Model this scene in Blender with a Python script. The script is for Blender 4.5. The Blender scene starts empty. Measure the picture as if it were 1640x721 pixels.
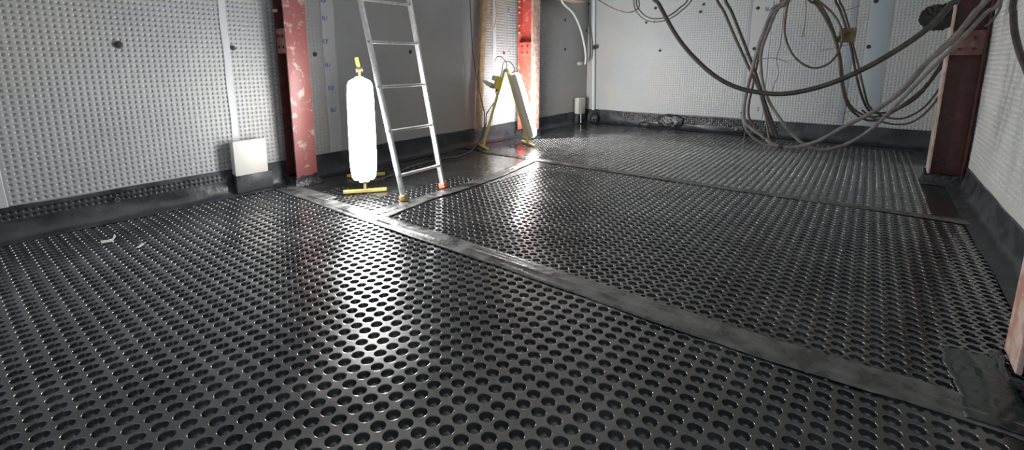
import bpy, bmesh, math, random
import numpy as np
from mathutils import Vector, Matrix
random.seed(7)
rng = np.random.default_rng(5)
scene = bpy.context.scene
COL = scene.collection

# ------------------------------------------------------------------ camera
F, CX, CY, H = 747.932, 799.518, 237.226, 1.1
RR = np.array([[0.7855617219311141, 0.6187749817768722, -0.0032098229942741684],
               [0.10895529025855431, -0.1434260187736751, -0.9836451198798313],
               [-0.6091153632615887, 0.7723642269459176, -0.18008879802180325]])
cam_d = bpy.data.cameras.new('camera'); cam = bpy.data.objects.new('camera', cam_d); COL.objects.link(cam)
m = Matrix.Identity(4)
for i in range(3):
    m[i][0] = RR[0][i]; m[i][1] = -RR[1][i]; m[i][2] = -RR[2][i]
m.translation = Vector((0, 0, H))
cam.matrix_world = m
cam_d.sensor_fit = 'HORIZONTAL'; cam_d.sensor_width = 36
cam_d.lens = 36 * F / 1640
cam_d.shift_x = (820 - CX) / 1640; cam_d.shift_y = -(360.5 - CY) / 1640
cam_d.clip_start = 0.02
scene.camera = cam

# measured points of the photograph turned into places in the room
def ray(px, py): return np.array([(px - CX) / F, (py - CY) / F, 1.0]) @ RR
def onf(px, py, z=0.0):
    d = ray(px, py); return d * ((z - H) / d[2]) + [0, 0, H]
def onx(px, py, x):
    d = ray(px, py); return d * (x / d[0]) + [0, 0, H]
def ony(px, py, y):
    d = ray(px, py); return d * (y / d[1]) + [0, 0, H]

XL, XR, YB, ZC = -4.18, 0.75, 7.95, 2.35
YN = -1.2      # how far the room goes on behind the photographer

# --------------------------------------------------------------- materials
def mat(name, col, rough=0.5, metal=0.0, col2=None, scale=8.0, lo=0.4, hi=0.6, bump=0.0, bscale=40.0,
        rough2=None, spec=0.5, emit=None, estr=0.0, coat=0.0, detail=5.0):
    m = bpy.data.materials.new(name); m.use_nodes = True
    nt = m.node_tree; b = nt.nodes['Principled BSDF']
    b.inputs['Base Color'].default_value = (*col, 1); b.inputs['Roughness'].default_value = rough
    b.inputs['Metallic'].default_value = metal; b.inputs['Specular IOR Level'].default_value = spec
    b.inputs['Coat Weight'].default_value = coat; b.inputs['Coat Roughness'].default_value = 0.10
    tc = nt.nodes.new('ShaderNodeTexCoord')
    if col2 or rough2 is not None:
        n = nt.nodes.new('ShaderNodeTexNoise'); n.inputs['Scale'].default_value = scale
        n.inputs['Detail'].default_value = detail; n.inputs['Roughness'].default_value = 0.6
        nt.links.new(tc.outputs['Object'], n.inputs['Vector'])
        r = nt.nodes.new('ShaderNodeMapRange'); r.inputs[1].default_value = lo; r.inputs[2].default_value = hi
        nt.links.new(n.outputs['Fac'], r.inputs[0])
        if col2:
            mx = nt.nodes.new('ShaderNodeMix'); mx.data_type = 'RGBA'
            mx.inputs[6].default_value = (*col, 1); mx.inputs[7].default_value = (*col2, 1)
            nt.links.new(r.outputs[0], mx.inputs[0]); nt.links.new(mx.outputs[2], b.inputs['Base Color'])
        if rough2 is not None:
            r2 = nt.nodes.new('ShaderNodeMapRange'); r2.inputs[3].default_value = rough; r2.inputs[4].default_value = rough2
            nt.links.new(r.outputs[0], r2.inputs[0]); nt.links.new(r2.outputs[0], b.inputs['Roughness'])
    if bump:
        n2 = nt.nodes.new('ShaderNodeTexNoise'); n2.inputs['Scale'].default_value = bscale; n2.inputs['Detail'].default_value = 4
        nt.links.new(tc.outputs['Object'], n2.inputs['Vector'])
        bp = nt.nodes.new('ShaderNodeBump'); bp.inputs['Strength'].default_value = bump; bp.inputs['Distance'].default_value = 0.01
        nt.links.new(n2.outputs['Fac'], bp.inputs['Height']); nt.links.new(bp.outputs[0], b.inputs['Normal'])
    if emit:
        b.inputs['Emission Color'].default_value = (*emit, 1); b.inputs['Emission Strength'].default_value = estr
    return m

M = {}
M['floor'] = mat('black_studded_plastic', (0.020, 0.021, 0.023), 0.23, col2=(0.046, 0.048, 0.049), scale=3.0, lo=0.42, hi=0.68, rough2=0.33, bump=0.04, bscale=25, spec=1.0, coat=0.5)
M['tape'] = mat('dusty_black_jointing_tape', (0.055, 0.058, 0.056), 0.24, col2=(0.15, 0.155, 0.148), scale=9, lo=0.40, hi=0.66, rough2=0.50, bump=0.35, bscale=30)
M['patch'] = mat('dark_glossy_tape', (0.020, 0.030, 0.030), 0.22, col2=(0.035, 0.045, 0.045), scale=9, rough2=0.35, bump=0.25, bscale=20)
M['skirt'] = mat('black_skirting_membrane', (0.022, 0.025, 0.030), 0.33, col2=(0.045, 0.050, 0.058), scale=5, rough2=0.5, bump=0.5, bscale=18)
M['wrap'] = mat('crinkled_black_foil', (0.012, 0.013, 0.015), 0.15, col2=(0.04, 0.04, 0.045), scale=20, rough2=0.35, bump=1.0, bscale=30)
M['concrete'] = mat('grey_concrete', (0.32, 0.31, 0.30), 0.9, col2=(0.40, 0.39, 0.37), scale=4, bump=0.3)
M['rust'] = mat('red_oxide_painted_steel', (0.25, 0.085, 0.080), 0.45, col2=(0.38, 0.30, 0.27), scale=15, lo=0.55, hi=0.63, bump=0.25, bscale=30, rough2=0.6, detail=9)
M['redbright'] = mat('bright_red_oxide_paint', (0.46, 0.075, 0.055), 0.4, col2=(0.50, 0.22, 0.17), scale=13, lo=0.54, hi=0.68, bump=0.2, detail=8)  # stronger red for the far column and the beam web
M['darkred'] = mat('dark_and_shaded_red_paint', (0.070, 0.021, 0.018), 0.42, col2=(0.11, 0.042, 0.033), scale=14, lo=0.5, hi=0.7, bump=0.2, detail=8)  # dark red; on the left and nearest columns it paints in shade
M['cleat'] = mat('worn_red_cleat_paint', (0.17, 0.075, 0.065), 0.5, col2=(0.24, 0.14, 0.12), scale=20, lo=0.5, hi=0.66, bump=0.3)
M['palered'] = mat('scuffed_lamp_paled_red_paint', (0.50, 0.27, 0.21), 0.5, col2=(0.66, 0.52, 0.45), scale=16, lo=0.42, hi=0.60, bump=0.2, detail=8)  # lamplight on two flanges mixed into the base red; scuffs vary at random
M['palesteel'] = mat('bolt_and_lit_flange_steel', (0.55, 0.46, 0.40), 0.5, col2=(0.46, 0.26, 0.22), scale=12, lo=0.48, hi=0.66, bump=0.2)  # lamplight on the right column's left flange, put into the colour; bolts share it
M['steel'] = mat('dull_steel', (0.35, 0.33, 0.32), 0.35, metal=0.8)
M['alu'] = mat('brushed_aluminium', (0.82, 0.83, 0.85), 0.30, metal=0.75, col2=(0.66, 0.67, 0.69), scale=30)
M['orange'] = mat('orange_plastic', (0.85, 0.22, 0.10), 0.5)
M['yellow'] = mat('yellow_painted_steel', (0.66, 0.50, 0.09), 0.45, col2=(0.60, 0.52, 0.25), scale=30)
M['yellowbox'] = mat('yellow_plastic', (0.70, 0.56, 0.07), 0.4)
M['cream'] = mat('cream_plastic', (0.62, 0.58, 0.48), 0.45)
M['lampgrey'] = mat('warm_grey_plastic', (0.36, 0.33, 0.28), 0.5)
M['glow'] = mat('lit_tube_diffuser', (0.9, 0.9, 0.9), 0.4, emit=(1.0, 0.985, 0.965), estr=112.0)
M['glow2'] = mat('lit_tube_diffuser_far', (0.9, 0.9, 0.9), 0.4, emit=(1.0, 0.985, 0.965), estr=112.0)
M['whitebox'] = mat('white_enclosure_plastic', (0.54, 0.53, 0.49), 0.42)
M['whitehose'] = mat('white_conduit_plastic', (0.80, 0.80, 0.76), 0.4)
M['wood'] = mat('rough_sawn_pine', (0.42, 0.30, 0.17), 0.7, col2=(0.30, 0.20, 0.11), scale=14, bump=0.3)
M['black'] = mat('black_cable_sheath', (0.028, 0.025, 0.024), 0.42, col2=(0.055, 0.048, 0.042), scale=25)
M['greycab'] = mat('grey_cable_sheath', (0.075, 0.072, 0.07), 0.45, col2=(0.12, 0.115, 0.11), scale=22)
M['brown'] = mat('dusty_brown_cable_sheath', (0.055, 0.045, 0.034), 0.5, col2=(0.11, 0.09, 0.065), scale=25)
M['palecab'] = mat('pale_grey_cable_sheath', (0.20, 0.19, 0.175), 0.45, col2=(0.14, 0.135, 0.12), scale=22)
M['card'] = mat('brown_card', (0.20, 0.15, 0.08), 0.8, col2=(0.13, 0.10, 0.06), scale=25)
M['sack'] = mat('black_sackcloth', (.016, .018, .018), .7)
M['plug'] = mat('dark_plug_plastic', (0.022, 0.020, 0.020), 0.6)
M['blue'] = mat('blue_print_ink', (0.16, 0.22, 0.42), 0.5)
M['greyink'] = mat('grey_print_ink', (0.30, 0.34, 0.38), 0.5)
M['litter'] = mat('white_plastic_scrap', (0.62, 0.62, 0.60), 0.5)
M['orangecord'] = mat('orange_cord', (0.55, 0.22, 0.08), 0.5)

def wallmat(name, c1, c2, warm, rough=0.38):
    m = mat(name, c1, rough, col2=c2, scale=0.9, lo=0.38, hi=0.62, bump=0.05, bscale=30, rough2=rough + .08)
    nt = m.node_tree; b = nt.nodes['Principled BSDF']
    tc = nt.nodes.new('ShaderNodeTexCoord'); n = nt.nodes.new('ShaderNodeTexNoise'); n.inputs['Scale'].default_value = 0.75
    mp = nt.nodes.new('ShaderNodeMapping'); mp.inputs['Location'].default_value = (3.1, 7.3, 1.7)
    nt.links.new(tc.outputs['Object'], mp.inputs[0]); nt.links.new(mp.outputs[0], n.inputs['Vector'])
    r = nt.nodes.new('ShaderNodeMapRange'); r.inputs[1].default_value = 0.50; r.inputs[2].default_value = 0.68; r.inputs[4].default_value = 0.6
    nt.links.new(n.outputs['Fac'], r.inputs[0])
    mx = nt.nodes.new('ShaderNodeMix'); mx.data_type = 'RGBA'; mx.inputs[7].default_value = (*warm, 1)
    src = b.inputs['Base Color'].links[0].from_socket
    nt.links.new(src, mx.inputs[6]); nt.links.new(r.outputs[0], mx.inputs[0]); nt.links.new(mx.outputs[2], b.inputs['Base Color'])
    return m
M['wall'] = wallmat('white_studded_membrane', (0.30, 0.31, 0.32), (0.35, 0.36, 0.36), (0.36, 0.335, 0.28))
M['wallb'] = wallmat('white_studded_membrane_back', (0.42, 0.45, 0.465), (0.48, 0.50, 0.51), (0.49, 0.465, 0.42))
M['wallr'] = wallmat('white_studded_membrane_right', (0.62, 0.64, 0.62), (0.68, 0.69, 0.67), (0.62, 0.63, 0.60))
M['strip'] = mat('smooth_lap_strip', (0.45, 0.46, 0.48), 0.35)

# ------------------------------------------------------------ mesh helpers
def tag(o, label=None, cat=None, group=None, kind=None):
    if label: o['label'] = label
    if cat: o['category'] = cat
    if group: o['group'] = group
    if kind: o['kind'] = kind
    return o
def empty(name, loc, label, cat, group=None, rz=0):
    o = bpy.data.objects.new(name, None); COL.objects.link(o); o.location = loc; o.rotation_euler = (0, 0, rz)
    o.empty_display_size = 0.05
    return tag(o, label, cat, group)
def link(name, verts, faces, material, parent=None, smooth=True, auto=None):
    me = bpy.data.meshes.new(name); me.from_pydata([tuple(map(float, v)) for v in verts], [], faces); me.update()
    o = bpy.data.objects.new(name, me); COL.objects.link(o); me.materials.append(material)
    if smooth:
        for p in me.polygons: p.use_smooth = True
        if auto is not None: me.set_sharp_from_angle(angle=math.radians(auto))
    if parent:
        o.parent = parent
    return o
class MB:
    """collects shapes in world (or the parent's local) space, then links them as ONE mesh"""
    def __init__(s, off=(0, 0, 0)): s.v = []; s.f = []; s.off = np.array(off, float)
    def add(s, v, f):
        n = len(s.v); s.v += [np.array(p, float) - s.off for p in v]; s.f += [[i + n for i in q] for q in f]; return s
    def box(s, a, b, bev=0.0):
        (x0, y0, z0), (x1, y1, z1) = a, b
        bm = bmesh.new(); bmesh.ops.create_cube(bm, size=1)
        for v in bm.verts: v.co = Vector(((x0 + x1) / 2 + v.co.x * abs(x1 - x0), (y0 + y1) / 2 + v.co.y * abs(y1 - y0), (z0 + z1) / 2 + v.co.z * abs(z1 - z0)))
        if bev: bmesh.ops.bevel(bm, geom=bm.edges[:], offset=bev, segments=2, affect='EDGES', profile=0.5)
        s.add([v.co[:] for v in bm.verts], [[w.index for w in f.verts] for f in bm.faces]); bm.free(); return s
    def beam(s, p, q, w, d, up=(0, 0, 1), bev=0.0):
        """box from p to q; w across (perpendicular to up), d along up-ish"""
        p = np.array(p, float); q = np.array(q, float); ax = q - p; L = np.linalg.norm(ax); ax /= L
        side = np.cross(ax, np.array(up, float)); side /= np.linalg.norm(side); u = np.cross(side, ax)
        t = MB(); t.box((-w / 2, -d / 2, 0), (w / 2, d / 2, L), bev)
        s.add([p + side * a[0] + u * a[1] + ax * a[2] for a in t.v], t.f); return s
    def tube(s, pts, r, seg=10, smooth=4, cap=True, closed=False):
        P = catmull(pts, smooth) if smooth else [np.array(a, float) for a in pts]
        n = len(P); rs = r if hasattr(r, '__len__') else [r] * n
        if len(rs) != n: rs = np.interp(np.linspace(0, 1, n), np.linspace(0, 1, len(rs)), rs)
        T = [P[min(i + 1, n - 1)] - P[max(i - 1, 0)] for i in range(n)]; T = [t / (np.linalg.norm(t) + 1e-9) for t in T]
        nrm = np.cross(T[0], [0.31, 0.2, 0.93]); nrm /= np.linalg.norm(nrm); V = []; Fc = []
        for i in range(n):
            nrm = nrm - T[i] * nrm.dot(T[i]); nrm /= np.linalg.norm(nrm); bn = np.cross(T[i], nrm)
            for k in range(seg):
                a = 2 * math.pi * k / seg; V.append(P[i] + rs[i] * (math.cos(a) * nrm + math.sin(a) * bn))
        for i in range(n - 1):
            for k in range(seg):
                Fc.append([i * seg + k, i * seg + (k + 1) % seg, (i + 1) * seg + (k + 1) % seg, (i + 1) * seg + k])
        if cap: Fc.append(list(range(seg))[::-1]); Fc.append([(n - 1) * seg + k for k in range(seg)])
        s.add(V, Fc); return s
    def shell(s, base, axis, prof, a0, a1, th, ex, exdir, seg=16):
        """part of a lathed surface between two angles, with thickness"""
        base = np.array(base, float); ax = np.array(axis, float); ax /= np.linalg.norm(ax)
        e = np.array(exdir, float); e -= ax * e.dot(ax); e /= np.linalg.norm(e); g = np.cross(ax, e)
        V = []; Fc = []; n = len(prof); m_ = seg + 1
        for t_ in (0, th):
            for (t, r) in prof:
                for k in range(m_):
                    a = a0 + (a1 - a0) * k / seg; V.append(base + ax * t + e * ((r + t_) * ex * math.cos(a)) + g * ((r + t_) * math.sin(a)))
        N = n * m_
        for i in range(n - 1):
            for k in range(seg):
                q = [i * m_ + k, i * m_ + k + 1, (i + 1) * m_ + k + 1, (i + 1) * m_ + k]; Fc.append(q[::-1]); Fc.append([x + N for x in q])
            for k in (0, seg): Fc.append([i * m_ + k, (i + 1) * m_ + k, (i + 1) * m_ + k + N, i * m_ + k + N])
        for i in (0, n - 1):
            for k in range(seg): Fc.append([i * m_ + k, i * m_ + k + 1, i * m_ + k + 1 + N, i * m_ + k + N])
        s.add(V, Fc); return s
    def lathe(s, base, axis, prof, seg=20, ex=1.0, exdir=None):
        """prof = [(t along axis, radius)]; ex widens along exdir"""
        base = np.array(base, float); ax = np.array(axis, float); ax /= np.linalg.norm(ax)
        e = np.array(exdir if exdir is not None else [0.3, 0.5, 0.8], float); e -= ax * e.dot(ax); e /= np.linalg.norm(e); g = np.cross(ax, e)
        V = []; Fc = []; n = len(prof)
        for (t, r) in prof:
            for k in range(seg):
                a = 2 * math.pi * k / seg; V.append(base + ax * t + e * (r * ex * math.cos(a)) + g * (r * math.sin(a)))
        for i in range(n - 1):
            for k in range(seg): Fc.append([i * seg + k, i * seg + (k + 1) % seg, (i + 1) * seg + (k + 1) % seg, (i + 1) * seg + k])
        Fc.append(list(range(seg))[::-1]); Fc.append([(n - 1) * seg + k for k in range(seg)])
        s.add(V, Fc); return s
    def build(s, name, material, parent=None, auto=35): return link(name, s.v, s.f, material, parent, True, auto)
def catmull(pts, k):
    P = [np.array(p, float) for p in pts]
    if len(P) < 3 or k < 2: return P
    P = [2 * P[0] - P[1]] + P + [2 * P[-1] - P[-2]]; out = []
    for i in range(1, len(P) - 2):
        a, b, c, d = P[i - 1:i + 3]
        for j in range(k):
            t = j / k; out.append(0.5 * ((2 * b) + (c - a) * t + (2 * a - 5 * b + 4 * c - d) * t * t + (3 * b - a - 3 * c + d) * t ** 3))
    out.append(P[-2]); return out

def wave(u, v, amp, seed=0, wl=0.6):
    g = np.random.default_rng(seed + 100); w = np.zeros_like(u)
    for i in range(9):
        a = g.uniform(0, 2 * math.pi); L = wl * g.uniform(0.5, 1.9); ph = g.uniform(0, 6.28)
        w += np.sin((u * math.cos(a) + v * math.sin(a)) * 2 * math.pi / L + ph) * (L / wl)
    return amp * w / 4.0

def studded(name, O, U, V, Nn, us, vs, p, prof, seg, holes, amp, seed, material, parent=None, wl=0.6, warp=0.0, depth=None):
    """sheet of square cells, each with a round recessed stud where holes() is true; ONE mesh"""
    uu, vv = np.meshgrid(us, vs, indexing='ij'); uu = uu.ravel(); vv = vv.ravel()
    h = holes(uu, vv); O = np.array(O, float); U = np.array(U, float); V = np.array(V, float); Nn = np.array(Nn, float)
    ang = 2 * math.pi * np.arange(seg) / seg + math.pi / seg * 0
    c, s_ = np.cos(ang), np.sin(ang); sq = 1 / np.maximum(abs(c), abs(s_))
    ring = [(p / 2 * c * sq, p / 2 * s_ * sq, np.zeros(seg))] + [(r * c, r * s_, np.full(seg, -d)) for r, d in prof]
    lu = np.concatenate([a[0] for a in ring]); lv = np.concatenate([a[1] for a in ring]); lw = np.concatenate([a[2] for a in ring])
    nr = len(ring); hu, hv = uu[h], vv[h]; nc = len(hu)
    X = (hu[:, None] + lu).ravel(); Y = (hv[:, None] + lv).ravel(); W = (np.tile(lw, nc) if depth is None else (lw[None] * depth(hu, hv)[:, None]).ravel()) + wave(X, Y, amp, seed, wl)
    per = nr * seg
    q = []
    for i in range(nr - 1):
        k = np.arange(seg); k2 = (k + 1) % seg
        q.append(np.stack([i * seg + k, i * seg + k2, (i + 1) * seg + k2, (i + 1) * seg + k], 1))
    q = np.concatenate(q)
    quads = (q[None] + (np.arange(nc) * per)[:, None, None]).reshape(-1, 4)
    caps = ((nr - 1) * seg + np.arange(seg))[None] + (np.arange(nc) * per)[:, None]
    fu, fv = uu[~h], vv[~h]; nf = len(fu); nv0 = nc * per
    if nf:
        # smooth cells: 2x2 quads each
        gu, gv = np.meshgrid([-.5, 0, .5], [-.5, 0, .5], indexing='ij')
        X2 = (fu[:, None] + gu.ravel() * p).ravel(); Y2 = (fv[:, None] + gv.ravel() * p).ravel(); W2 = wave(X2, Y2, amp, seed, wl)
        X = np.concatenate([X, X2]); Y = np.concatenate([Y, Y2]); W = np.concatenate([W, W2])
        fq = np.array([[a * 3 + b, a * 3 + b + 3, a * 3 + b + 4, a * 3 + b + 1] for a in (0, 1) for b in (0, 1)])
        quads = np.concatenate([quads, (fq[None] + (nv0 + np.arange(nf) * 9)[:, None, None]).reshape(-1, 4)])
    if warp: X = X + wave(X, Y, warp, seed + 9, 1.4)
    co = O + X[:, None] * U + Y[:, None] * V + W[:, None] * Nn
    flip = np.dot(np.cross(U, V), Nn) < 0
    if flip: quads = quads[:, ::-1]; caps = caps[:, ::-1]
    me = bpy.data.meshes.new(name); nq, ncap = len(quads), len(caps)
    me.vertices.add(len(co)); me.vertices.foreach_set('co', co.astype(np.float32).ravel())
    loops = np.concatenate([quads.ravel(), caps.ravel()]); me.loops.add(len(loops)); me.loops.foreach_set('vertex_index', loops.astype(np.int32))
    tot = np.concatenate([np.full(nq, 4), np.full(ncap, seg)]); st = np.concatenate([[0], np.cumsum(tot)[:-1]])
    me.polygons.add(nq + ncap); me.polygons.foreach_set('loop_start', st.astype(np.int32))
    me.polygons.foreach_set('use_smooth', np.ones(nq + ncap, bool))
    me.update(calc_edges=True); me.validate()
    o = bpy.data.objects.new(name, me); COL.objects.link(o); me.materials.append(material)
    if parent: o.parent = parent
    return o

# ============================================================ THE FLOOR
PF = [(0.0256, 0.0), (0.0247, 0.0), (0.0241, 0.0005), (0.0234, 0.0016), (0.0229, 0.0034), (0.0219, 0.0085), (0.0202, 0.030)]
PB = [(0.0254, 0.0), (0.0244, 0.0), (0.0235, 0.0011), (0.0227, 0.0035), (0.0202, 0.028)]
slab = MB().box((XL - .3, YN, -0.2), (XR + .3, YB + .3, -0.03)).build('floor', M['concrete']); tag(slab, kind='structure')
def grid(lo, hi, p, ph):
    k0 = math.ceil((lo + p / 2 - ph) / p); k1 = math.floor((hi - p / 2 - ph) / p); return ph + p * np.arange(k0, k1 + 1)
h0 = onf(653, 647.9)
def front(u, v): return (u > -4.04) & (u < 0.42) & (v < 1.90)
f1 = studded('floor', (0, 0, 0), (1, 0, 0), (0, 1, 0), (0, 0, 1), grid(-4.19, .78, .0592, h0[0]), grid(YN, 1.99, .0592, h0[1]), .0592, PF, 16, front, .0022, 1, M['floor'], wl=.55)
def middle(u, v):
    a = (u > -2.66) & (u < 0.64 - .0 * v) & (v > 2.0)
    b = (u < -2.84) & (u > -3.62) & (v > 2.08) & (v < 2.36)
    c_ = (u < -2.84) & (u > -3.12) & (v > 2.08) & (v < 3.25)
    d = (u < -3.62) & (u > -3.95) & (v > 2.05) & (v < 2.14)
    return (a | b | c_ | d) & (v < 4.36)
f2 = studded('floor', (0, 0, 0), (1, 0, 0), (0, 1, 0), (0, 0, 1), grid(-4.19, .78, .0603, .012), grid(1.95, 4.40, .0603, 2.02), .0603, PF, 12, middle, .0022, 2, M['floor'], wl=.6)
def back(u, v):
    lim = np.minimum(5.62 + np.maximum(u + 3.72, 0) * 1.25, 7.55)
    return (v > 4.42) & (v < lim) & (u > -3.74) & (u < .47) & ~((u < -3.0) & (v < 4.62 + (-3.0 - u) * .35))
f3 = studded('floor', (0, 0, 0), (1, 0, 0), (0, 1, 0), (0, 0, 1), grid(-4.19, .78, .0603, .012), grid(4.38, 7.97, .0603, 4.41), .0603, PB, 8, back, .0020, 3, M['floor'], wl=.6)
for f in (f1, f2, f3): tag(f, kind='structure')

def ribbon(name, pts, w0, z0, label, cat, material=None, seed=0, ridge=.004, n=17, th=.004, group=None):
    """strip of jointing tape lying on the floor: wavy edges, a pinched fold along it"""
    P = catmull([(x, y, 0) for x, y in pts], 14); g = np.random.default_rng(seed); V = []; N = len(P)
    e1 = np.cumsum(g.normal(0, .0022, N)); e2 = np.cumsum(g.normal(0, .0022, N)); e1 -= np.linspace(e1[0], e1[-1], N); e2 -= np.linspace(e2[0], e2[-1], N)
    ph = g.uniform(-.25, .25)
    for i, p in enumerate(P):
        t = P[min(i + 1, N - 1)] - P[max(i - 1, 0)]; t = t / np.linalg.norm(t); s = np.array([-t[1], t[0], 0])
        fold = ph + .16 * math.sin(i * .11 + seed)
        for k in range(n):
            a = -1 + 2 * k / (n - 1)
            off = a * w0 / 2 + (e1[i] if a > 0 else e2[i]) * abs(a)
            edge = 0 if k in (0, n - 1) else th
            z = z0 + edge + ridge * math.exp(-((a - fold) / .10) ** 2) + (.0010 * math.sin(i * .7 + k * 1.7 + seed) + g.normal(0, .0004)) * (edge > 0)
            V.append(p + s * off + [0, 0, z])
    Fc = [[i * n + k, (i + 1) * n + k, (i + 1) * n + k + 1, i * n + k + 1] for i in range(N - 1) for k in range(n - 1)]
    o = link(name, V, Fc, material or M['tape'], None, True, 60)
    md = o.modifiers.new('thick', 'SOLIDIFY'); md.thickness = .002; md.offset = -1
    return tag(o, label, cat, group)
ribbon('jointing_tape', [(-4.05, 1.985), (-3.4, 1.975), (-2.6, 1.955), (-1.6, 1.955), (-.8, 1.945), (-.2, 1.945), (.25, 1.965), (.55, 1.965)], .165, .0045,
       'long grey jointing tape with a pinched fold, from the ladder foot to lower right', 'floor tape', seed=3, ridge=.008)
ribbon('jointing_tape', [(-3.75, 4.40), (-3.0, 4.385), (-2.0, 4.39), (-1.0, 4.39), (-.2, 4.40), (.42, 4.41), (.66, 4.40)], .105, .0045,
       'far jointing tape crossing the black studded floor from the a-frame light towards the right column', 'floor tape', seed=5, ridge=.003)
ribbon('jointing_tape', [(-2.70, 2.02), (-2.755, 2.5), (-2.77, 3.0), (-2.80, 3.45), (-2.86, 3.85), (-2.93, 4.3)], .15, .0052,
       'jointing tape leading away behind the ladder feet towards the a-frame light', 'floor tape', seed=8, ridge=.003)
ribbon('jointing_tape', [(-2.4, 7.60), (-1.4, 7.58), (-.4, 7.58), (.5, 7.58)], .06, .004,
       'thin dark tape along the far edge of the studded floor below the back wall', 'floor tape', seed=11, ridge=.001, material=M['skirt'])
ribbon('tape_patch', [(.40, 2.36), (.41, 2.24), (.42, 2.12), (.43, 2.02), (.43, 1.90)], .17, .010,
       'dark glossy tape patch on the floor at the foot of the nearest red column', 'tape patch', seed=12, ridge=.004, material=M['patch'])
ribbon('tape_patch', [(-4.00, 2.02), (-3.7, 2.03), (-3.35, 2.03)], .13, .0095,
       'smooth grey tape patch on the floor between the left red column and the lit lamp', 'tape patch', seed=14, ridge=.003)

# ============================================================ THE WALLS
PW = [(0.0128, 0.0), (0.0116, 0.0008), (0.0104, 0.0030), (0.0086, 0.0064)]
pw = .0368
w0 = onx(190, 123, XL)
def lhole(u, v):
    # u = y along the wall, v = height; lap strips stay smooth
    ok = np.ones_like(u, bool)
    for a, b in ((.26, .30), (1.66, 1.715), (2.56, 2.70), (5.16, 5.24), (5.42, 5.50), (6.20, 6.27)): ok &= ~((u > a) & (u < b))
    return ok
def ldepth(u, v):
    t = lambda x, a, b: np.clip((x - a) / (b - a), 0, 1)
    return np.clip(1 - .93 * t(u, 2.3, 2.6) * (1 - t(u, 4.78, 4.86)) - .9 * t(u, 6.4, 7.1), .05, 1)
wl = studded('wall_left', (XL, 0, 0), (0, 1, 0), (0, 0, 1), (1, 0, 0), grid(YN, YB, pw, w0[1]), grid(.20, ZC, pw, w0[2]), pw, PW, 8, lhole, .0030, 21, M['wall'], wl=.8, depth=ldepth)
tag(wl, kind='structure')
def sstep(x, a, b):
    t = np.clip((x - a) / (b - a), 0, 1); return t * t * (3 - 2 * t)
def bhole(u, v): return (u > -3.9) & ~((u > -1.52) & (u < -1.44)) & ~((u > -.28) & (u < -.24))
def bdepth(u, v): return np.maximum(sstep(u + .25 * np.sin(v * 3.1) - .25 * v, -3.7, -2.5), .04)
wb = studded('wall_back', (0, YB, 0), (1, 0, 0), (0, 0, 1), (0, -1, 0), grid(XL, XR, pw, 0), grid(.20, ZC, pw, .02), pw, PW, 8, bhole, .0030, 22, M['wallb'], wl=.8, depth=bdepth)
tag(wb, kind='structure')
def rhole(u, v): return v > .26
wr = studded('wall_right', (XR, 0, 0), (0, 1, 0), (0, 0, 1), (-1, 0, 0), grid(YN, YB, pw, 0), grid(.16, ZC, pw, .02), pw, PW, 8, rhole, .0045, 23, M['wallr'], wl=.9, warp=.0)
tag(wr, kind='structure')
for nm, a, b in (('wall_left_backing', (XL - .25, YN, -.03), (XL - .012, YB + .25, ZC)), ('wall_back_backing', (XL - .012, YB + .012, -.03), (XR + .012, YB + .25, ZC)),
                 ('wall_right_backing', (XR + .012, YN, -.03), (XR + .25, YB + .25, ZC))):
    par = {'l': wl, 'b': wb, 'r': wr}[nm[5]]
    MB().box(a, b).build('masonry', M['concrete'], par)
ce = MB().box((XL - .25, YN, ZC), (XR + .25, YB + .25, ZC + .2)).build('ceiling', mat('pale_plaster', (.66, .65, .63), .85, col2=(.58, .57, .55), scale=3)); tag(ce, kind='structure')

# vertical lap strips and printed marks on the sheets
def lapstrip(par, plane, a, b, z0, z1, mm='strip', th=.003):
    mb = MB(); n = 24
    V = []; Fc = []
    for i in range(n + 1):
        z = z0 + (z1 - z0) * i / n; j = .003 * math.sin(i * 1.1 + a * 9)
        for (t, d) in ((a + j, 0), (a + j + .004, th), (b - .004 + j, th), (b + j, 0)):
            V.append({'l': (XL + .001 + d + .002, t, z), 'b': (t, YB - .003 - d, z), 'r': (XR - .003 - d, t, z)}[plane])
    for i in range(n):
        for k in range(3): Fc.append([i * 4 + k, i * 4 + k + 1, i * 4 + k + 5, i * 4 + k + 4])
    return link('lap_strip', V, Fc, M[mm], par, True, 30)
lapstrip(wl, 'l', .255, .305, .21, ZC); lapstrip(wl, 'l', 1.66, 1.715, .22, ZC)
lapstrip(wl, 'l', 2.56, 2.70, .22, ZC, th=.006); lapstrip(wl, 'l', 5.16, 5.24, .23, ZC); lapstrip(wl, 'l', 6.20, 6.27, .24, ZC)
lapstrip(wb, 'b', -1.53, -1.49, .23, ZC, 'greyink'); lapstrip(wb, 'b', -1.49, -1.22, .24, ZC, th=.004)
lapstrip(wb, 'b', -.29, -.235, .25, ZC, 'greyink')
M['tint'] = mat('pale_blue_lap_strip', (0.36, 0.42, 0.46), 0.4)
lapstrip(wb, 'b', -.10, .13, .25, ZC, 'tint', th=.002)
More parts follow.
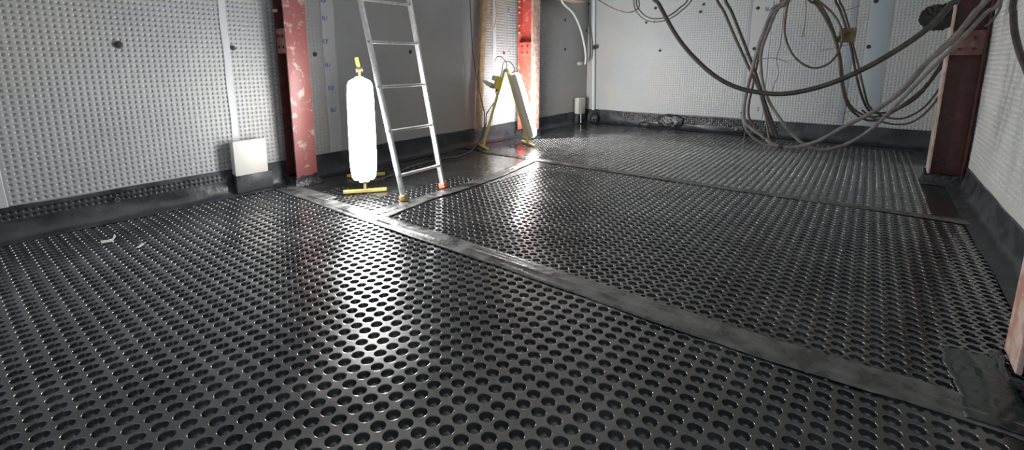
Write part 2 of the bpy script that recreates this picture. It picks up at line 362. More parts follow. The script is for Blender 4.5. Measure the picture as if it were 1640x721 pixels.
def glyph(par, pos, ax, nrm, s, kind, mm='blue'):
    """small printed characters of the sheet maker's strip, too blurred to read: slanted strokes"""
    pos = np.array(pos, float); ax = np.array(ax, float); nrm = np.array(nrm, float); mb = MB()
    strokes = {0: [((-.5, 0), (-.5, 1)), ((-.5, .45), (.1, 1)), ((-.5, .5), (.1, 0)), ((.3, 0), (.3, 1)), ((.3, 0), (.7, 1))],
               1: [((-.5, 0), (-.5, 1)), ((-.5, 1), (0, 0)), ((0, 0), (0, 1)), ((.3, .1), (.7, .9))],
               2: [((0, 0), (0, 1)), ((-.2, .1), (.2, .3)), ((-.2, .6), (.2, .8))]}[kind]
    for a, b in strokes:
        mb.beam(pos + ax * a[0] * s + np.array([0, 0, a[1] * s]), pos + ax * b[0] * s + np.array([0, 0, b[1] * s]), s * .2, .0012, up=nrm)
    return mb.build('printed_mark', M[mm], par)
for (px, py, k) in ((520, 33, 1), (521, 70, 0), (525, 108, 1), (530, 145, 0), (534, 180, 1), (518, 4, 0)):
    p = onx(px, py, XL + .011); glyph(wl, p, (0, 1, 0), (1, 0, 0), .045, k, 'blue')
for (px, py) in ((815, 20), (816, 85), (872, 20), (872, 60), (873, 105), (873, 140), (873, 160)):
    p = onx(px, py, XL + .008); glyph(wl, p, (0, 1, 0), (1, 0, 0), .05, 2, 'blue')
for (px, py, k) in ((1230, 18, 1), (1229, 42, 0), (1214, 178, 2), (1216, 120, 2)):
    p = ony(px, py, YB - .009); glyph(wb, p, (1, 0, 0), (0, -1, 0), .06, k, 'blue')

# baseboards: black membrane turned up the wall, studded above, taped smooth below
def skirting(name, origin, along, inward, L0, L1, top, mid, foot, seed, par_mat='skirt'):
    g = np.random.default_rng(seed); o = np.array(origin, float); A = np.array(along, float); I = np.array(inward, float)
    n = int((L1 - L0) / .05); prof = [(foot, .004), (foot * .85, .009), (foot * .5, .010), (.045, .016), (.028, .035), (.020, .07), (.017, mid), (.015, (mid + top) / 2), (.013, top), (.0, top + .001)]
    V = []; Fc = []
    ph = g.uniform(0, 6, 6)
    for i in range(n + 1):
        s = L0 + (L1 - L0) * i / n
        w = .006 * math.sin(s * 3.1 + ph[0]) + .004 * math.sin(s * 8.3 + ph[1])
        for j, (d, z) in enumerate(prof):
            V.append(o + A * s + I * (d + (.006 * math.sin(s * 11 + j + ph[2]) + g.normal(0, .0012)) * (0 < j < 8) + (w if j == 0 else 0)) + np.array([0, 0, z + (w * .6 if j >= 8 else 0)]))
    m_ = len(prof)
    for i in range(n):
        for j in range(m_ - 1): Fc.append([i * m_ + j, i * m_ + j + 1, (i + 1) * m_ + j + 1, (i + 1) * m_ + j])
    return tag(link(name, V, Fc, M[par_mat], None, True, 60), kind='structure')
bl = skirting('baseboard_left', (XL, 0, 0), (0, 1, 0), (1, 0, 0), YN, YB, .215, .10, .13, 1)
bb = skirting('baseboard_back', (0, YB, 0), (1, 0, 0), (0, -1, 0), XL, XR, .235, .10, .16, 2)
br = skirting('baseboard_right', (XR, 0, 0), (0, 1, 0), (-1, 0, 0), YN, YB, .185, .10, .14, 3)
PS = [(0.0115, 0.0), (0.0105, 0.0012), (0.0090, 0.0060)]
allh = lambda u, v: np.ones_like(u, bool)
studded('studded_strip', (XL + .026, 0, 0), (0, 1, 0), (0, 0, 1), (1, 0, 0), grid(YN, 1.56, .034, 0), grid(.095, .222, .034, .11), .034, PS, 8, allh, .002, 31, M['skirt'], bl, wl=.5)
studded('studded_strip', (0, YB - .026, 0), (1, 0, 0), (0, 0, 1), (0, -1, 0), grid(-3.45, -1.0, .034, 0), grid(.07, .245, .034, .10), .034, PS, 8, allh, .004, 32, M['wrap'], bb, wl=.35)
# crumpled bits of foil on the back skirting and at the column feet
def crumple(name, c, size, label, cat, seed, par=None, material='wrap', group=None, spike=0.0):
    bm = bmesh.new(); bmesh.ops.create_icosphere(bm, subdivisions=4, radius=1); g = np.random.default_rng(seed)
    k = g.normal(0, 2.6, (14, 3)); ph = g.uniform(0, 6, 14)
    for v in bm.verts:
        p = np.array(v.co); d = 1 + spike * np.abs(np.sin(2.2 * (k @ p) + ph)).max() * (1 if v.index % 2 else .6) - spike * .5 + .30 * np.abs(np.sin(k @ p + ph)).mean() - .2 + .05 * math.sin(9 * p[0] + 7 * p[1] + ph[0]) + .10 * abs(math.sin(5 * p[2] + 6 * p[0] + ph[1]))
        q = p * d; v.co = Vector((c[0] + q[0] * size[0], c[1] + q[1] * size[1], max(c[2] + q[2] * size[2], .006)))
    V = [v.co[:] for v in bm.verts]; Fc = [[w.index for w in f.verts] for f in bm.faces]; bm.free()
    o = link(name, V, Fc, M[material], par, False)
    return tag(o, label, cat, group) if label else o
q = ony(1073, 194, YB - .05); crumple('crumpled_foil', q, (.20, .035, .11), 'large shiny crumple of black foil against the skirting of the back wall', 'foil', 4)
q = ony(1032, 199, YB - .05); crumple('crumpled_foil', q, (.09, .03, .045), 'small shiny foil crumple at back skirting, left of the large crumple', 'foil', 5)
q = ony(1186, 206, YB - .06); crumple('crumpled_foil', q, (.10, .035, .06), 'shiny foil crumple at back skirting behind the lowest hanging cables', 'foil', 6)
q = onf(1536, 293); crumple('crumpled_foil', (q[0] - .02, q[1] - .03, .05), (.055, .05, .05), 'crumpled shiny black foil at the foot of the right red column', 'foil', 7)
q = onf(952, 196); crumple('crumpled_foil', (q[0] + .02, q[1] - .06, .08), (.07, .04, .09), 'crinkled black foil folded into the far corner of the room', 'foil', 8)

# ============================================================ STEEL COLUMNS
def column(x0, x1, y0, y1, zb, label, face, web, cleat_z, inner='rust', side=1, clx=None, zt=ZC, bolts=(), cleat='cleat', wrap=.10):
    """H section, flanges facing left and right, web seen from the camera between them"""
    r = empty('steel_column', ((x0 + x1) / 2, (y0 + y1) / 2, 0), label, 'column'); off = ((x0 + x1) / 2, (y0 + y1) / 2, 0)
    t = .016
    ml, mr = face
    MB(off).box((x0, y0, zb), (x0 + t, y1, zt), .003).build('flange', M[ml], r)
    MB(off).box((x1 - t, y0, zb), (x1, y1, zt), .003).build('flange', M[mr], r)
    ym = (y0 + y1) / 2
    MB(off).box((x0 + t, ym - .006, zb), (x1 - t, ym + .006, zt)).build('web', M[web], r)
    if cleat_z:
        a, b = cleat_z; cl = MB(off)
        cl.box((x0 + t, y0 + .006, a), (x1 - t, y0 + .020, b), .002); cl.box((x0 + t, y0 + .02, a), (x1 - t, ym - .006, a + .012))
        c_ = cl.build('cleat', M[cleat], r)
        for (u, w) in ((.3, .25), (.7, .25), (.3, .72), (.68, .70)):
            xx = x0 + (x1 - x0) * u; zz = a + (b - a) * w
            MB(off).lathe((xx, y0 + .006, zz), (0, -1, 0), [(0, .013), (.010, .013), (.010, .008), (.016, .007)], 6).build('bolt', M['darkred'], c_)
    for (bx, by, bz, ax) in bolts:
        MB(off).lathe((bx, by, bz), ax, [(0, .014), (.011, .014), (.011, .009), (.018, .008)], 6).build('bolt', M['palesteel'], r)
    if wrap:
        mb = MB(off); V = []; Fc = []; n = 6; g = np.random.default_rng(int(abs(x0) * 100))
        cs = [(x0 - .012, y0 - .012), (x1 + .008, y0 - .012), (x1 + .008, y1 + .012), (x0 - .012, y1 + .012)]
        ring = []
        for i in range(4):
            a = np.array(cs[i]); b = np.array(cs[(i + 1) % 4])
            for k in range(6): ring.append(a + (b - a) * k / 6)
        N = len(ring)
        for i in range(n + 1):
            z = .0045 + wrap * i / n; fl = .03 * (1 - i / n) ** 3
            cc = np.array([(x0 + x1) / 2, ym])
            for p in ring:
                d = (p - cc) / np.linalg.norm(p - cc); p2 = p + d * (fl + g.normal(0, .003)) * (0 if i == n else 1); V.append((p2[0], p2[1], z + (.008 * g.normal() if i == n else 0)))
        for i in range(n):
            for k in range(N): Fc.append([i * N + k, i * N + (k + 1) % N, (i + 1) * N + (k + 1) % N, (i + 1) * N + k])
        mb.add(V, Fc).build('foot_wrap', M['wrap'], r)
    return r
column(XL + .035, -3.965, 2.085, 2.285, .085, 'dusty pink-red steel column against the left wall beside the lit lamp', ('darkred', 'rust'), 'darkred', (1.185, 1.395),
       bolts=((-4.10, 2.085, 1.545, (0, -1, 0)), (-4.07, 2.085, 1.545, (0, -1, 0))), wrap=.085)
column(-4.05, -3.80, 5.575, 5.775, .12, 'bright red steel column with pale outer flange behind the a-frame light', ('redbright', 'palered'), 'redbright', (1.19, 1.385), cleat='redbright',
       bolts=[(-4.02, 5.575, z, (0, -1, 0)) for z in (1.52, 1.62, 1.80, 1.87, 1.95)], wrap=.12)
column(.495, .732, 5.65, 5.85, .085, 'dark red steel column at right with a pale left edge, behind the looping cables', ('palesteel', 'darkred'), 'darkred', (1.15, 1.355), wrap=.10)
column(.50, .715, 2.225, 2.405, .04, 'pink-red steel column foot cut off by the right edge of the photo', ('palered', 'rust'), 'darkred', (1.15, 1.35), wrap=.035)
# horizontal beam over the far column, along the left wall
r = empty('steel_beam', (-3.9, 6.4, 2.06), 'short pale red horizontal steel beam at the head of the bright red column', 'beam'); off = (-3.9, 6.4, 2.06)
MB(off).box((-4.0, 5.79, 2.065), (-3.80, 7.10, 2.08), .003).build('flange', M['palered'], r)
MB(off).box((-3.91, 5.79, 2.08), (-3.90, 7.10, 2.25)).build('web', M['redbright'], r)
MB(off).box((-4.0, 5.79, 2.25), (-3.80, 7.10, 2.265), .003).build('flange', M['palered'], r)

# ============================================================ TIMBER POST
b0 = onx(766, 206, -4.10); t0 = onx(775, 0, -4.10)
dr = (t0 - b0) / (t0[2] - b0[2])
bot = b0 + dr * (.19 - b0[2]); top = b0 + dr * (ZC - .005 - b0[2])
o = MB(bot).beam(bot, top, .095, .045, up=(1, 0, 0), bev=.003).build('timber_post', M['wood']); o.location = bot
tag(o, 'rough sawn timber post leaning slightly against the left wall behind the a-frame light', 'post')

# ============================================================ A-FRAME WORK LIGHTS
def work_light(feetA, feetB, apex_z, label, glowmat, tube_r, ex, box_on_other, foot_len, rz_dir, tube_z=(.08, .93), gap=.05, lift=0.0):
    """A stands under the tube, B is the other leg; all in world, parented to an empty between the feet"""
    A = np.array([*feetA, 0.]); B = np.array([*feetB, 0.]); c = (A + B) / 2; c[2] = 0
    r = empty('work_light', c, label, 'work light'); off = c; out = (A - B) / np.linalg.norm(A - B)
    side = np.array([-out[1], out[0], 0.]); ap = c + [0, 0, apex_z]; z0 = .012
    for k, (Fp, sgn) in enumerate(((A, 1), (B, -1))):
        ft = np.array(Fp) + [0, 0, z0 + .012]
        leg = MB(off).beam(ft, ap + out * .02 * sgn, .032, .022, up=side, bev=.003).build('leg', M['yellow'], r)
        MB(off).beam(ft - side * foot_len / 2 - [0, 0, 0.002], ft + side * foot_len / 2 - [0, 0, .002], .030, .028, bev=.003).build('foot_bar', M['yellow'], leg)
    # apex hinge and hook
    MB(off).lathe(ap - side * .03, side, [(0, .022), (.06, .022)], 14).build('hinge', M['lampgrey'], r)
    hk = [ap + [0, 0, 0], ap + [0, 0, .05] + side * .004, ap + [0, 0, .11] + side * .0, ap + [0, 0, .13] - out * .03, ap + [0, 0, .10] - out * .05]
    d = (ap - A); d /= np.linalg.norm(d)
    zt = tube_z
    n_ = np.cross(side, d); n_ = n_ if n_.dot(out) > 0 else -n_
    pb = A + d * (zt[0] / d[2]) + n_ * (tube_r + gap); pt = A + d * (zt[1] / d[2]) + n_ * (tube_r + gap); L = np.linalg.norm(pt - pb)
    R_ = tube_r
    prof = [(0, R_ * .45), (.008, R_ * .72), (.03, R_ * .85), (.08, R_ * .93), (.18, R_), (L - .16, R_), (L - .05, R_ * .95), (L - .02, R_ * .85), (L, R_ * .55)]
    MB(off).lathe(pb, pt - pb, prof, 28, ex, side).build('tube_diffuser', glowmat, r, auto=80)
    ax_ = (pt - pb) / L; e_ = side - ax_ * side.dot(ax_); e_ /= np.linalg.norm(e_); g_ = np.cross(ax_, e_)
    sg = 1 if g_.dot(n_) < 0 else -1       # the housing wraps the half that faces the leg
    MB(off).shell(pb, pt - pb, prof, sg * math.radians(8), sg * math.radians(172), .004, ex, side).build('housing', M['cream'], r, auto=80)
    # end caps and clips
    for p_, s_ in ((pb, -1), (pt, 1)):
        MB(off).lathe(p_ + d * (s_ * .001), d * s_, [(0, R_ * .5), (.015, R_ * .48), (.022, R_ * .3)], 18).build('end_cap', M['lampgrey'], r)
        q_ = p_ - n_ * (R_ * .2 + gap + .0) - d * s_ * .05
        MB(off).beam(p_ - d * s_ * .0 - n_ * .0 + d * s_ * .008, p_ - n_ * (tube_r + gap - .008) + d * s_ * .008, .03, .012, up=d).build('clip', M['yellow'], r)
    return r, A, B, ap, out, side, d, n_, pt
# near light: seen end-on, tube towards the camera
oo = np.array([.80, -.60]); A1 = np.array([-3.31, 2.335])
w1 = work_light(A1, A1 - oo * .60, 1.04, 'dazzling lit upright work light with yellow foot, left of the ladder', M['glow'], .082, 1.30, False, .36, 0, tube_z=(.10, .93), gap=.035)
r1, A_, B_, ap1 = w1[0], w1[1], w1[2], w1[3]; off1 = (A_ + B_) / 2
MB(off1).beam(ap1 + [0, 0, -.02], ap1 + [-.02, -.01, .11], .035, .008, up=(0.6, -.8, 0), bev=.002).build('hook', M['yellow'], r1)
# far light: seen from the side
A2 = np.array([-3.55, 5.13]); B2 = np.array([-3.885, 4.585])
w2 = work_light(A2, B2, 1.0, 'yellow a-frame work light seen side-on, in front of the bright red column', M['glow2'], .078, 1.2, True, .42, 0, tube_z=(.09, .93), gap=.018)
r2, A_, B_, ap2, out2, side2, d2, n2, pt2 = w2; off2 = (A_ + B_) / 2
db = (ap2 - B_); db /= np.linalg.norm(db)
def onleg(s): return B_ + db * s
nb = np.cross(side2, db); nb = nb if nb.dot(out2) < 0 else -nb
bx = MB(off2).beam(onleg(.78) + nb * .055, onleg(.95) + nb * .055, .10, .075, up=nb, bev=.006).build('socket_box', M['yellowbox'], r2)
for s in (.81, .91):
    p = onleg(s) + nb * .095
    MB(off2).lathe(p, nb, [(0, .030), (.02, .030), (.022, .036), (.045, .036), (.05, .030)], 18).build('socket', M['cream'] if s > .85 else M['lampgrey'], bx)
mb = MB(off2); mb.lathe(onleg(.81) + nb * .14, nb + [0, 0, .25], [(0, .030), (.05, .030), (.07, .024), (.11, .018), (.13, .010)], 16); mb.build('plug', M['cream'], bx)
MB(off2).lathe(onleg(.79) + nb * .05, -db, [(0, .016), (.03, .014), (.04, .009)], 12).build('cable_gland', M['plug'], bx)
MB(off2).tube([onleg(.95) + nb * .05, onleg(1.03) + nb * .05, ap2 + [0, 0, .10] - out2 * .03, ap2 + [0, 0, .11] + out2 * .05, pt2 + [0, 0, .08], pt2 + [0, 0, .02]], .006, 8, 6).build('cable', M['greycab'], r2)
MB(off2).tube([ap2 - out2 * .0, ap2 + [0, 0, .09] + out2 * .01, ap2 + [0, 0, .17] - out2 * .06, ap2 + [0, 0, .17] - out2 * .12, ap2 + [0, 0, .11] - out2 * .16], .005, 8, 6).build('hook', M['greycab'], r2)

# ============================================================ LADDER
Lb = np.array([-2.850, 2.372, .012]); Rb = np.array([-2.882, 2.846, .012])
Lt = np.array([-3.25, 2.347, 1.585]); Rt = np.array([-3.25, 2.866, 1.585])
ext = lambda a, b, z: a + (b - a) * ((z - a[2]) / (b[2] - a[2]))
lad = empty('ladder', (-2.865, 2.61, 0), 'aluminium ladder with orange-footed rail leaning beside the lit lamp', 'ladder'); offL = (-2.865, 2.61, 0)
zt = 2.30
rails = []
for a, b in ((Lb, Lt), (Rb, Rt)):
    rails.append(MB(offL).beam(ext(a, b, .035), ext(a, b, zt), .052, .020, up=(0, 1, 0), bev=.004).build('rail', M['alu'], lad))
MB(offL).beam(ext(Lb, Lt, .006), ext(Lb, Lt, .05), .072, .034, up=(0, 1, 0), bev=.005).build('foot_cap', mat('dull_amber_plastic', (.42, .26, .08), .5), lad)
MB(offL).beam(ext(Rb, Rt, .006), ext(Rb, Rt, .05), .072, .034, up=(0, 1, 0), bev=.005).build('foot_cap', M['orange'], lad)
for z in (.205, .559, .913, 1.267, 1.60, 1.95, 2.27):
    a = ext(Lb, Lt, z); b = ext(Rb, Rt, z)
    MB(offL).beam(a, b, .026, .022, up=(0.25, 0, 1), bev=.006).build('rung', M['alu'], lad)
    for p, s in ((a, -1), (b, -1)):
        MB(offL).lathe(p + [.008, .0125 * s, 0], (0, s, 0), [(0, .012), (.004, .011)], 12).build('rivet', M['steel'], lad)

# ============================================================ WHITE BOXES ON THE LEFT WALL
def wall_box(y0, y1, z0, z1, label, blab):
    r = empty('wall_box', (XL, (y0 + y1) / 2, z0), label, 'box'); off = (XL, (y0 + y1) / 2, z0)
    MB(off).box((XL + .03, y0 + .006, z0 + .006), (XL + .085, y1 - .006, z1 - .006), .004).build('body', M['whitebox'], r)
    lid = MB(off).box((XL + .087, y0, z0), (XL + .112, y1, z1), .006).build('lid', M['whitebox'], r)
    MB(off).lathe((XL + .112, y1 - .02, z1 - .03), (1, 0, 0), [(0, .006), (.003, .005)], 10).build('screw', M['steel'], lid)
    mb = MB((XL, (y0 + y1) / 2, 0)); mb.box((XL + .03, y0 + .01, .012), (XL + .085, y1 + .05, z0 - .002), .01)
    o = mb.build('boxed_upstand', M['skirt']); o.location = (XL, (y0 + y1) / 2, 0); tag(o, blab, 'upstand')
    return r
wall_box(1.615, 1.885, .17, .465, 'large white square box low on the left wall, left of the pink-red column', 'black membrane-wrapped upstand under the large white box')
wall_box(7.46, 7.72, .18, .475, 'small distant white box low on the left wall near the far corner', 'black membrane-wrapped upstand under the distant white box in the far corner')
p = onf(930, 198); q = onx(930, 182, XL + .115)
o = MB().tube([q, (q[0] + .01, q[1], .02)], .007, 8, 0).build('drain_tube', M['whitehose']); tag(o, 'thin white tube dropping from the distant white box to the floor', 'tube')

# ============================================================ WALL PLUGS
def plug_obj(p, n, label, r=.018):
    rt = empty('wall_plug', p, label, 'wall plug', 'dark fixing plugs in the wall membranes'); off = p
    MB(off).lathe(np.array(p), n, [(0, r), (.004, r), (.007, r * .8)], 16).build('washer', M['plug'], rt)
    MB(off).lathe(np.array(p) + np.array(n) * .007, n, [(0, r * .45), (.006, r * .4)], 12).build('pin', M['plug'], rt)
    return rt
for (px, py), lb, r in (
        ((190, 72), 'dark round plug in the left wall, largest and leftmost', .026), ((373, 77), 'dark plug on left wall just left of the pink-red column', .020),
        ((504, 87), 'dark plug on left wall just right of the pink-red column', .022), ((657, 83), 'dark plug on left wall seen between the ladder rails', .022),
        ((807, 85), 'dark plug on left wall above the a-frame light', .020), ((905, 32), 'upper dark plug on left wall between bright red column and white hose', .022),
        ((905, 79), 'lower dark plug on left wall between bright red column and white hose', .022), ((939, 49), 'dark plug on left wall just right of the white hose', .020),
        ((943, 6), 'dark plug at top of left wall next to the corner pipe', .022)):
    plug_obj(onx(px, py, XL + .004), (1, 0, 0), lb, r)
for (px, py), lb, r in (
        ((1050, 13), 'dark plug on back wall beside the thick black cable top', .024), ((1127, 7), 'upper of two close dark plugs at the top of the back wall', .020),
        ((1122, 19), 'lower of two close dark plugs at the top of the back wall', .022), ((1057, 81), 'lone dark plug midway up the left part of back wall', .022),
        ((1035, 36), 'left of two dark plugs under the small cable loop', .020), ((1048, 35), 'right of two dark plugs under the small cable loop', .020),
        ((1214, 13), 'dark plug by the top of the grey lap line on back wall', .026), ((1208, 78), 'dark plug by the lower end of the grey lap line on back wall', .026),
        ((1391, 75), 'dark plug on back wall right of the brown card tag', .026), ((1403, 2), 'dark plug at top of back wall right of the brown card tag', .026)):
    plug_obj(ony(px, py, YB - .004), (0, -1, 0), lb, r)
p = onx(188, 320, XL + .034); rt = empty('wall_plug', p, 'pale ringed plug on the black skirting of the left wall', 'wall plug', 'dark fixing plugs in the wall membranes')
V = [p + [.006, .014 * math.cos(a), .014 * math.sin(a)] for a in np.linspace(0, 2 * math.pi, 17)]; MB(p).tube(V, .003, 6, 0).build('ring', M['steel'], rt)
MB(p).lathe(p, (1, 0, 0), [(0, .010), (.008, .008)], 12).build('pin', M['plug'], rt)

# ============================================================ HOSE, CORNER PIPE
mb = MB(); pts = [onx(899, -14, -3.98), onx(901, 4, -4.0), onx(917, 20, -4.03), onx(928, 42, -4.06), onx(935, 68, -4.07), onx(938, 90, -4.07), onx(937, 103, -4.09)]
hs = empty('white_hose', pts[-1], 'white flexible hose curving down the left wall near the far corner', 'hose')
MB(pts[-1]).tube(pts, .017, 12, 6).build('hose', M['whitehose'], hs)
p = onx(929, 101, -4.12); MB(pts[-1]).lathe(p + [0, -.07, -.01], (0, 1, .05), [(0, .02), (.03, .035), (.08, .035), (.1, .02), (.14, .018)], 14).build('fitting', M['cream'], hs)
p0 = ony(950, 176, YB - .05); p1 = ony(951, 0, YB - .05); p1 = p0 + (p1 - p0) / (p1[2] - p0[2]) * (ZC - p0[2])
cp = empty('corner_pipe', p0, 'pale vertical pipe in the far corner with a dark clamp', 'pipe')
MB(p0).tube([p0, p1], .032, 14, 0).build('pipe', mat('pale_blue_grey_plastic', (.62, .66, .68), .4), cp)
pc = ony(950, 76, YB - .05); MB(p0).lathe(pc - [0, 0, .05], (0, 0, 1), [(0, .042), (.1, .042)], 14).build('clamp', M['lampgrey'], cp)
MB(p0).box(pc + [.02, -.05, -.03], pc + [.10, -.02, .03], .006).build('bracket', M['plug'], cp)
MB(p0).tube([ony(945, -4, YB - .1), ony(946, 40, YB - .1), ony(949, 72, YB - .1), ony(948, 95, YB - .1)], .007, 8, 5).build('cable', M['black'], cp)

# ============================================================ CABLES
def cable(label, pts, y, r, m='black', name='hanging_cable', cat='cable', bands=(), up=None, group=None):
    """pts: photo points, y: a distance into the room (or one per point)"""
    ys = y if hasattr(y, '__len__') else [y] * len(pts)
    ys = np.interp(np.linspace(0, 1, len(pts)), np.linspace(0, 1, len(ys)), ys)
    P = [ony(a, b, yy) for (a, b), yy in zip(pts, ys)]
    # carry the ends that leave the top of the photo on to the ceiling
    if pts[0][1] <= 0: P = [P[0] + (P[0] - P[1]) / max(P[0][2] - P[1][2], .05) * min(ZC - .003 - P[0][2], .8) * np.array([.35, .35, 1])] + P
    if pts[-1][1] <= 0: P = P + [P[-1] + (P[-1] - P[-2]) / max(P[-1][2] - P[-2][2], .05) * min(ZC - .003 - P[-1][2], .8) * np.array([.35, .35, 1])]
    for p in P: p[0] = min(p[0], XR - .03)
    P = catmull(P, 5); o0 = P[0]
    mb = MB(o0).tube(P, r, 10, 0); o = mb.build(name, M[m]); o.location = o0
    tag(o, label, cat, group)
    for (i, ln, mm) in bands:
        k = int(i * (len(P) - 1)); d = P[min(k + 1, len(P) - 1)] - P[k]; d /= np.linalg.norm(d)
        MB(o0).tube([P[k] - d * ln / 2, P[k] + d * ln / 2], r * 1.35, 10, 0).build('tape_band', M[mm], o)
    return o
cable('thick black cable hanging in one wide shallow loop across the back wall',
      [(1043, -18), (1056, 8), (1080, 52), (1105, 85), (1140, 118), (1175, 138), (1215, 148), (1260, 150), (1320, 137), (1380, 112), (1440, 78), (1490, 42), (1524, 5), (1540, -20)], 3.6, .0155, 'black')
cable('thick grey cable from the right column swinging low and up through the left strands',
      [(1262, -10), (1240, 12), (1228, 38), (1213, 80), (1200, 130), (1192, 168), (1193, 195), (1207, 208), (1224, 220), (1240, 232), (1270, 236), (1310, 226), (1350, 204), (1400, 178), (1440, 148), (1480, 104), (1520, 70), (1560, 20), (1585, -18)], [4.5, 4.2, 4.1], .0140, 'palecab', bands=((.455, .03, 'black'), (.52, .03, 'black')))
cable('lowest hanging grey cable, its sagging loop nearly touching the studded floor',
      [(1270, -10), (1246, 14), (1232, 45), (1219, 85), (1221, 130), (1232, 163), (1249, 190), (1270, 216), (1292, 233), (1320, 240), (1360, 229), (1400, 203), (1440, 163), (1490, 112), (1540, 62), (1580, 20), (1610, -15)], [4.6, 4.4, 4.4], .0125, 'palecab')
cable('grey cable strand bundled at left, looping under and taped to the low loop',
      [(1266, -12), (1236, 22), (1222, 55), (1208, 100), (1197, 140), (1189, 175), (1193, 203), (1208, 222), (1228, 233), (1245, 233)], 4.35, .0105, 'palecab', bands=((.62, .02, 'black'),))
cable('left one of two straight dark cables slanting down across the back wall',
      [(1144, -15), (1160, 20), (1178, 62), (1200, 110), (1216, 145), (1226, 180), (1238, 216)], [4.7, 4.9], .0125, 'brown')
cable('right one of two straight dark cables slanting down across the back wall',
      [(1158, -15), (1172, 20), (1190, 65), (1208, 112), (1219, 145), (1230, 178), (1246, 220)], [4.6, 4.8], .0130, 'black')
cable('short brown cable end dangling between the crossing cables',
      [(1215, 140), (1222, 168), (1228, 200), (1232, 224)], 4.9, .008, 'palecab')
cable('brown loop of cable rising behind the crossing cables towards the ceiling',
      [(1240, -14), (1252, -2), (1243, 15), (1234, 32), (1222, 62), (1212, 105), (1205, 140), (1199, 168), (1200, 190), (1212, 204)][1:], 5.0, .0110, 'brown')
cable('thin dark cable making the round upper loop at centre right',
      [(1266, -14), (1259, 20), (1257, 55), (1268, 85), (1285, 102), (1305, 109), (1325, 103), (1340, 88), (1349, 62), (1344, 38), (1330, 18), (1306, -2), (1290, -14)], 5.2, .0095, 'brown')
cable('dark cable dropping past the brown card tag and curving right at the bottom',
      [(1290, -12), (1308, 8), (1322, 30), (1336, 60), (1344, 95), (1348, 135), (1356, 165), (1372, 184), (1392, 193), (1412, 190), (1440, 172), (1480, 140), (1512, 96), (1535, 70)], [5.3, 5.45, 6.15], .0115, 'brown')
cable('second dark cable close beside the one dropping past the card tag',
      [(1298, -12), (1314, 8), (1328, 32), (1339, 62), (1347, 98), (1351, 138), (1360, 166), (1378, 182), (1398, 187), (1425, 182), (1460, 160), (1495, 122), (1516, 88), (1538, 62)], [5.38, 5.53, 6.25], .0095, 'brown')
cable('dark cable hanging through the brown card tag, left strand',
      [(1336, -12), (1345, 15), (1355, 45), (1363, 75), (1369, 108), (1376, 140), (1386, 168), (1398, 180), (1430, 178), (1470, 155), (1508, 108), (1535, 80)], [5.46, 5.57, 6.35], .0105, 'black')
cable('dark cable hanging through the brown card tag, right strand',
      [(1342, -12), (1351, 15), (1360, 45), (1368, 80), (1377, 115), (1384, 145), (1392, 170), (1412, 185), (1445, 190), (1480, 172), (1510, 134), (1532, 100)], [5.54, 5.61, 6.45], .0090, 'brown')
cable('lowest brown cable sagging towards the right column behind the thick grey cables',
      [(1380, 176), (1400, 190), (1430, 199), (1460, 196), (1485, 178), (1506, 150), (1518, 118), (1532, 90)], [5.58, 5.6, 6.2], .0090, 'brown')
cable('black and grey thick cable crossing in front of the right column, upper one',
      [(1380, 190), (1410, 172), (1440, 150), (1460, 130), (1490, 95), (1520, 66), (1548, 38), (1572, 8), (1590, -18)], 4.9, .0150, 'greycab')
cable('pale wire poking left out of the sagging bundle',
      [(1345, 183), (1365, 177), (1390, 170)], 5.5, .003, 'palecab', 'loose_wire')
cable('thin black cable looping in from upper left to the small cable loop',
      [(950, -10), (965, 4), (985, 15), (1003, 20), (1017, 17), (1024, 8), (1022, -8)], 5.6, .008, 'greycab')
cable('outer strand of the small cable loop at the top of the back wall',
      [(1016, -12), (1015, 6), (1020, 20), (1033, 32), (1050, 35), (1070, 31), (1090, 18), (1112, -8)], 5.6, .0085, 'palecab')
cable('inner strand of the small cable loop at the top of the back wall',
      [(1022, -12), (1019, 4), (1024, 16), (1036, 27), (1052, 30), (1070, 26), (1088, 13), (1106, -8)], 5.65, .0085, 'greycab')
cable('thick black cable hanging against the right wall at the photo edge',
      [(1625, -12), (1623, 20), (1625, 50), (1632, 80), (1642, 106), (1660, 150), (1675, 190)], [3.6, 3.4, 3.2], .0145, 'black')
cable('thin dark cable running from the top down behind the right column',
      [(1606, -12), (1603, 8), (1597, 22), (1588, 33), (1578, 43)], 5.2, .0075, 'greycab')
cable('very thin wire hanging down beside the slanting cables',
      [(1258, -8), (1254, 30), (1250, 70), (1244, 95), (1247, 118), (1240, 135), (1236, 146)], 5.0, .0025, 'greycab', 'loose_wire')
cable('thin wire sticking out nearly level across the slanting cables',
      [(1190, 86), (1212, 94), (1240, 93), (1262, 100)], 4.6, .0025, 'greycab', 'loose_wire')
cable('frayed short wire hanging from the top centre right',
      [(1291, -8), (1291, 15), (1289, 40), (1286, 52), (1284, 60)], 5.4, .0035, 'greycab', 'loose_wire')
cable('second frayed wire end of the short top wire',
      [(1290, 38), (1288, 50), (1289, 60)], 5.4, .0025, 'greycab', 'loose_wire')
cable('thin straight wire sticking left out of the brown card tag',
      [(1314, 81), (1336, 77), (1360, 71)], 5.5, .0028, 'greycab', 'loose_wire')
cable('thin straight wire sticking right above the brown card tag',
      [(1352, 17), (1366, 13), (1378, 8)], 5.5, .0028, 'greycab', 'loose_wire')
cable('pale thin wire tail hanging from the taped low loop down to the floor',
      [(1195, 206), (1191, 225), (1188, 250)], 4.35, .003, 'palecab', 'loose_wire')
cable('faint short wire tail below the middle of the low loop',
      [(1222, 234), (1226, 244), (1233, 256)], 4.3, .0025, 'palecab', 'loose_wire')
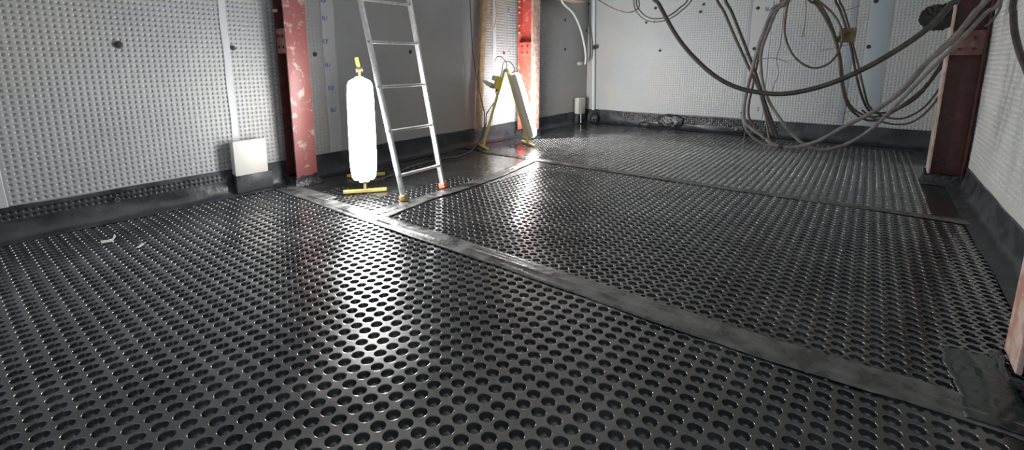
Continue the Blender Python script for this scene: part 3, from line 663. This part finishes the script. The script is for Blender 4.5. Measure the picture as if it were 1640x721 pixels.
# brown card tag
p = ony(1356, 56, 5.47)
ct = empty('card_tag', p, 'torn brown card tag tied round the hanging cables', 'card tag')
a = [ony(u, v, 5.46) for u, v in ((1345, 45), (1373, 44), (1371, 58), (1369, 68), (1340, 68), (1337, 60), (1344, 57))]
V = [q_ for q_ in a] + [q_ + [0, .012, 0] for q_ in a]; n = len(a)
MB(p).add(V, [list(range(n))[::-1], [i + n for i in range(n)]] + [[i, (i + 1) % n, (i + 1) % n + n, i + n] for i in range(n)]).build('card', M['card'], ct)
MB(p).tube([ony(1336, 62, 5.44), ony(1350, 57, 5.40), ony(1362, 52, 5.44)], .006, 8, 4).build('tie', M['black'], ct)
# dark tangle behind the cables at the right column
p = ony(1502, 28, 5.75); rr = crumple('black_sacking', p, (.10, .025, .09), 'ragged black sacking hanging behind the cables left of the right column', 'sacking', 21, material='sack', spike=.5)
p = ony(1555, 100, 5.6)

# leads on the left
def free(label, P, r, m, name='power_lead', cat='lead'):
    P = catmull(P, 6); o = MB(P[0]).tube(P, r, 8, 0).build(name, M[m]); o.location = P[0]; return tag(o, label, cat)
zf = .012
P = [onx(752, -16, -4.08), onx(754, 30, -4.08), onx(757, 80, -4.08), onx(763, 120, -4.07), onx(770, 155, -4.02), onx(776, 184, -3.98)] + [onf(774, 214, .16), onf(765, 231, .03), onf(752, 243, zf), onf(735, 250, zf), onf(710, 254, zf), onf(680, 261, zf), onf(650, 270, zf), onf(625, 281, zf), onf(606, 287, zf)]
free('grey lead dropping beside the timber post and trailing over the floor behind the ladder', P, .007, 'greycab')
P = [onleg(.75) + nb * .05, onx(795, 158, -3.84), onx(786, 172, -3.9), onx(779, 184, -3.96), onx(778, 200, -3.96), onf(770, 222, .08), onf(762, 234, zf), onf(752, 245, zf)]
free('grey lead drooping from the yellow socket box of the a-frame light to the floor', P, .007, 'greycab')
P = [onx(789, -14, -4.10), onx(787, 15, -4.1), onx(786, 36, -4.1), onx(790, 45, -4.1), onx(794, 32, -4.1), onx(794, 10, -4.1), onx(792, -14, -4.1)]
free('thin orange cord loop hanging at the top of the timber post', P, .005, 'orangecord', 'orange_cord', 'cord')

# litter on the floor
def scrap(p, pts, label, th=.004):
    a = [np.array([x, y, .006]) for x, y in pts]; V = a + [q_ + [0, 0, th] for q_ in a]; n = len(a)
    o = MB().add([q_ + np.array([p[0], p[1], 0]) for q_ in V], [list(range(n))[::-1], [i + n for i in range(n)]] + [[i, (i + 1) % n, (i + 1) % n + n, i + n] for i in range(n)]).build('plastic_scrap', M['litter'])
    return tag(o, label, 'scrap')
c0 = onf(174, 386)
L = [onf(*q_) - c0 for q_ in ((161, 388), (163, 392), (180, 389), (186, 380), (183, 377), (181, 384), (172, 387))]
scrap(c0, [(q_[0], q_[1]) for q_ in L], 'bent white plastic scrap lying on the studded floor near the left wall')
c0 = onf(226, 395); L = [onf(*q_) - c0 for q_ in ((219, 398), (222, 399), (231, 393), (229, 391))]
scrap(c0, [(q_[0], q_[1]) for q_ in L], 'tiny pale plastic sliver right of the bent white scrap', .002)

# ============================================================ LIGHT
w = bpy.data.worlds.new('world'); scene.world = w; w.use_nodes = True
w.node_tree.nodes['Background'].inputs[0].default_value = (.80, .88, 1.0, 1); w.node_tree.nodes['Background'].inputs[1].default_value = 0.85
scene.view_settings.view_transform = 'Standard'; scene.view_settings.look = 'None'
scene.view_settings.gamma = 1; scene.view_settings.use_curve_mapping = False
scene.view_settings.exposure = 0.1
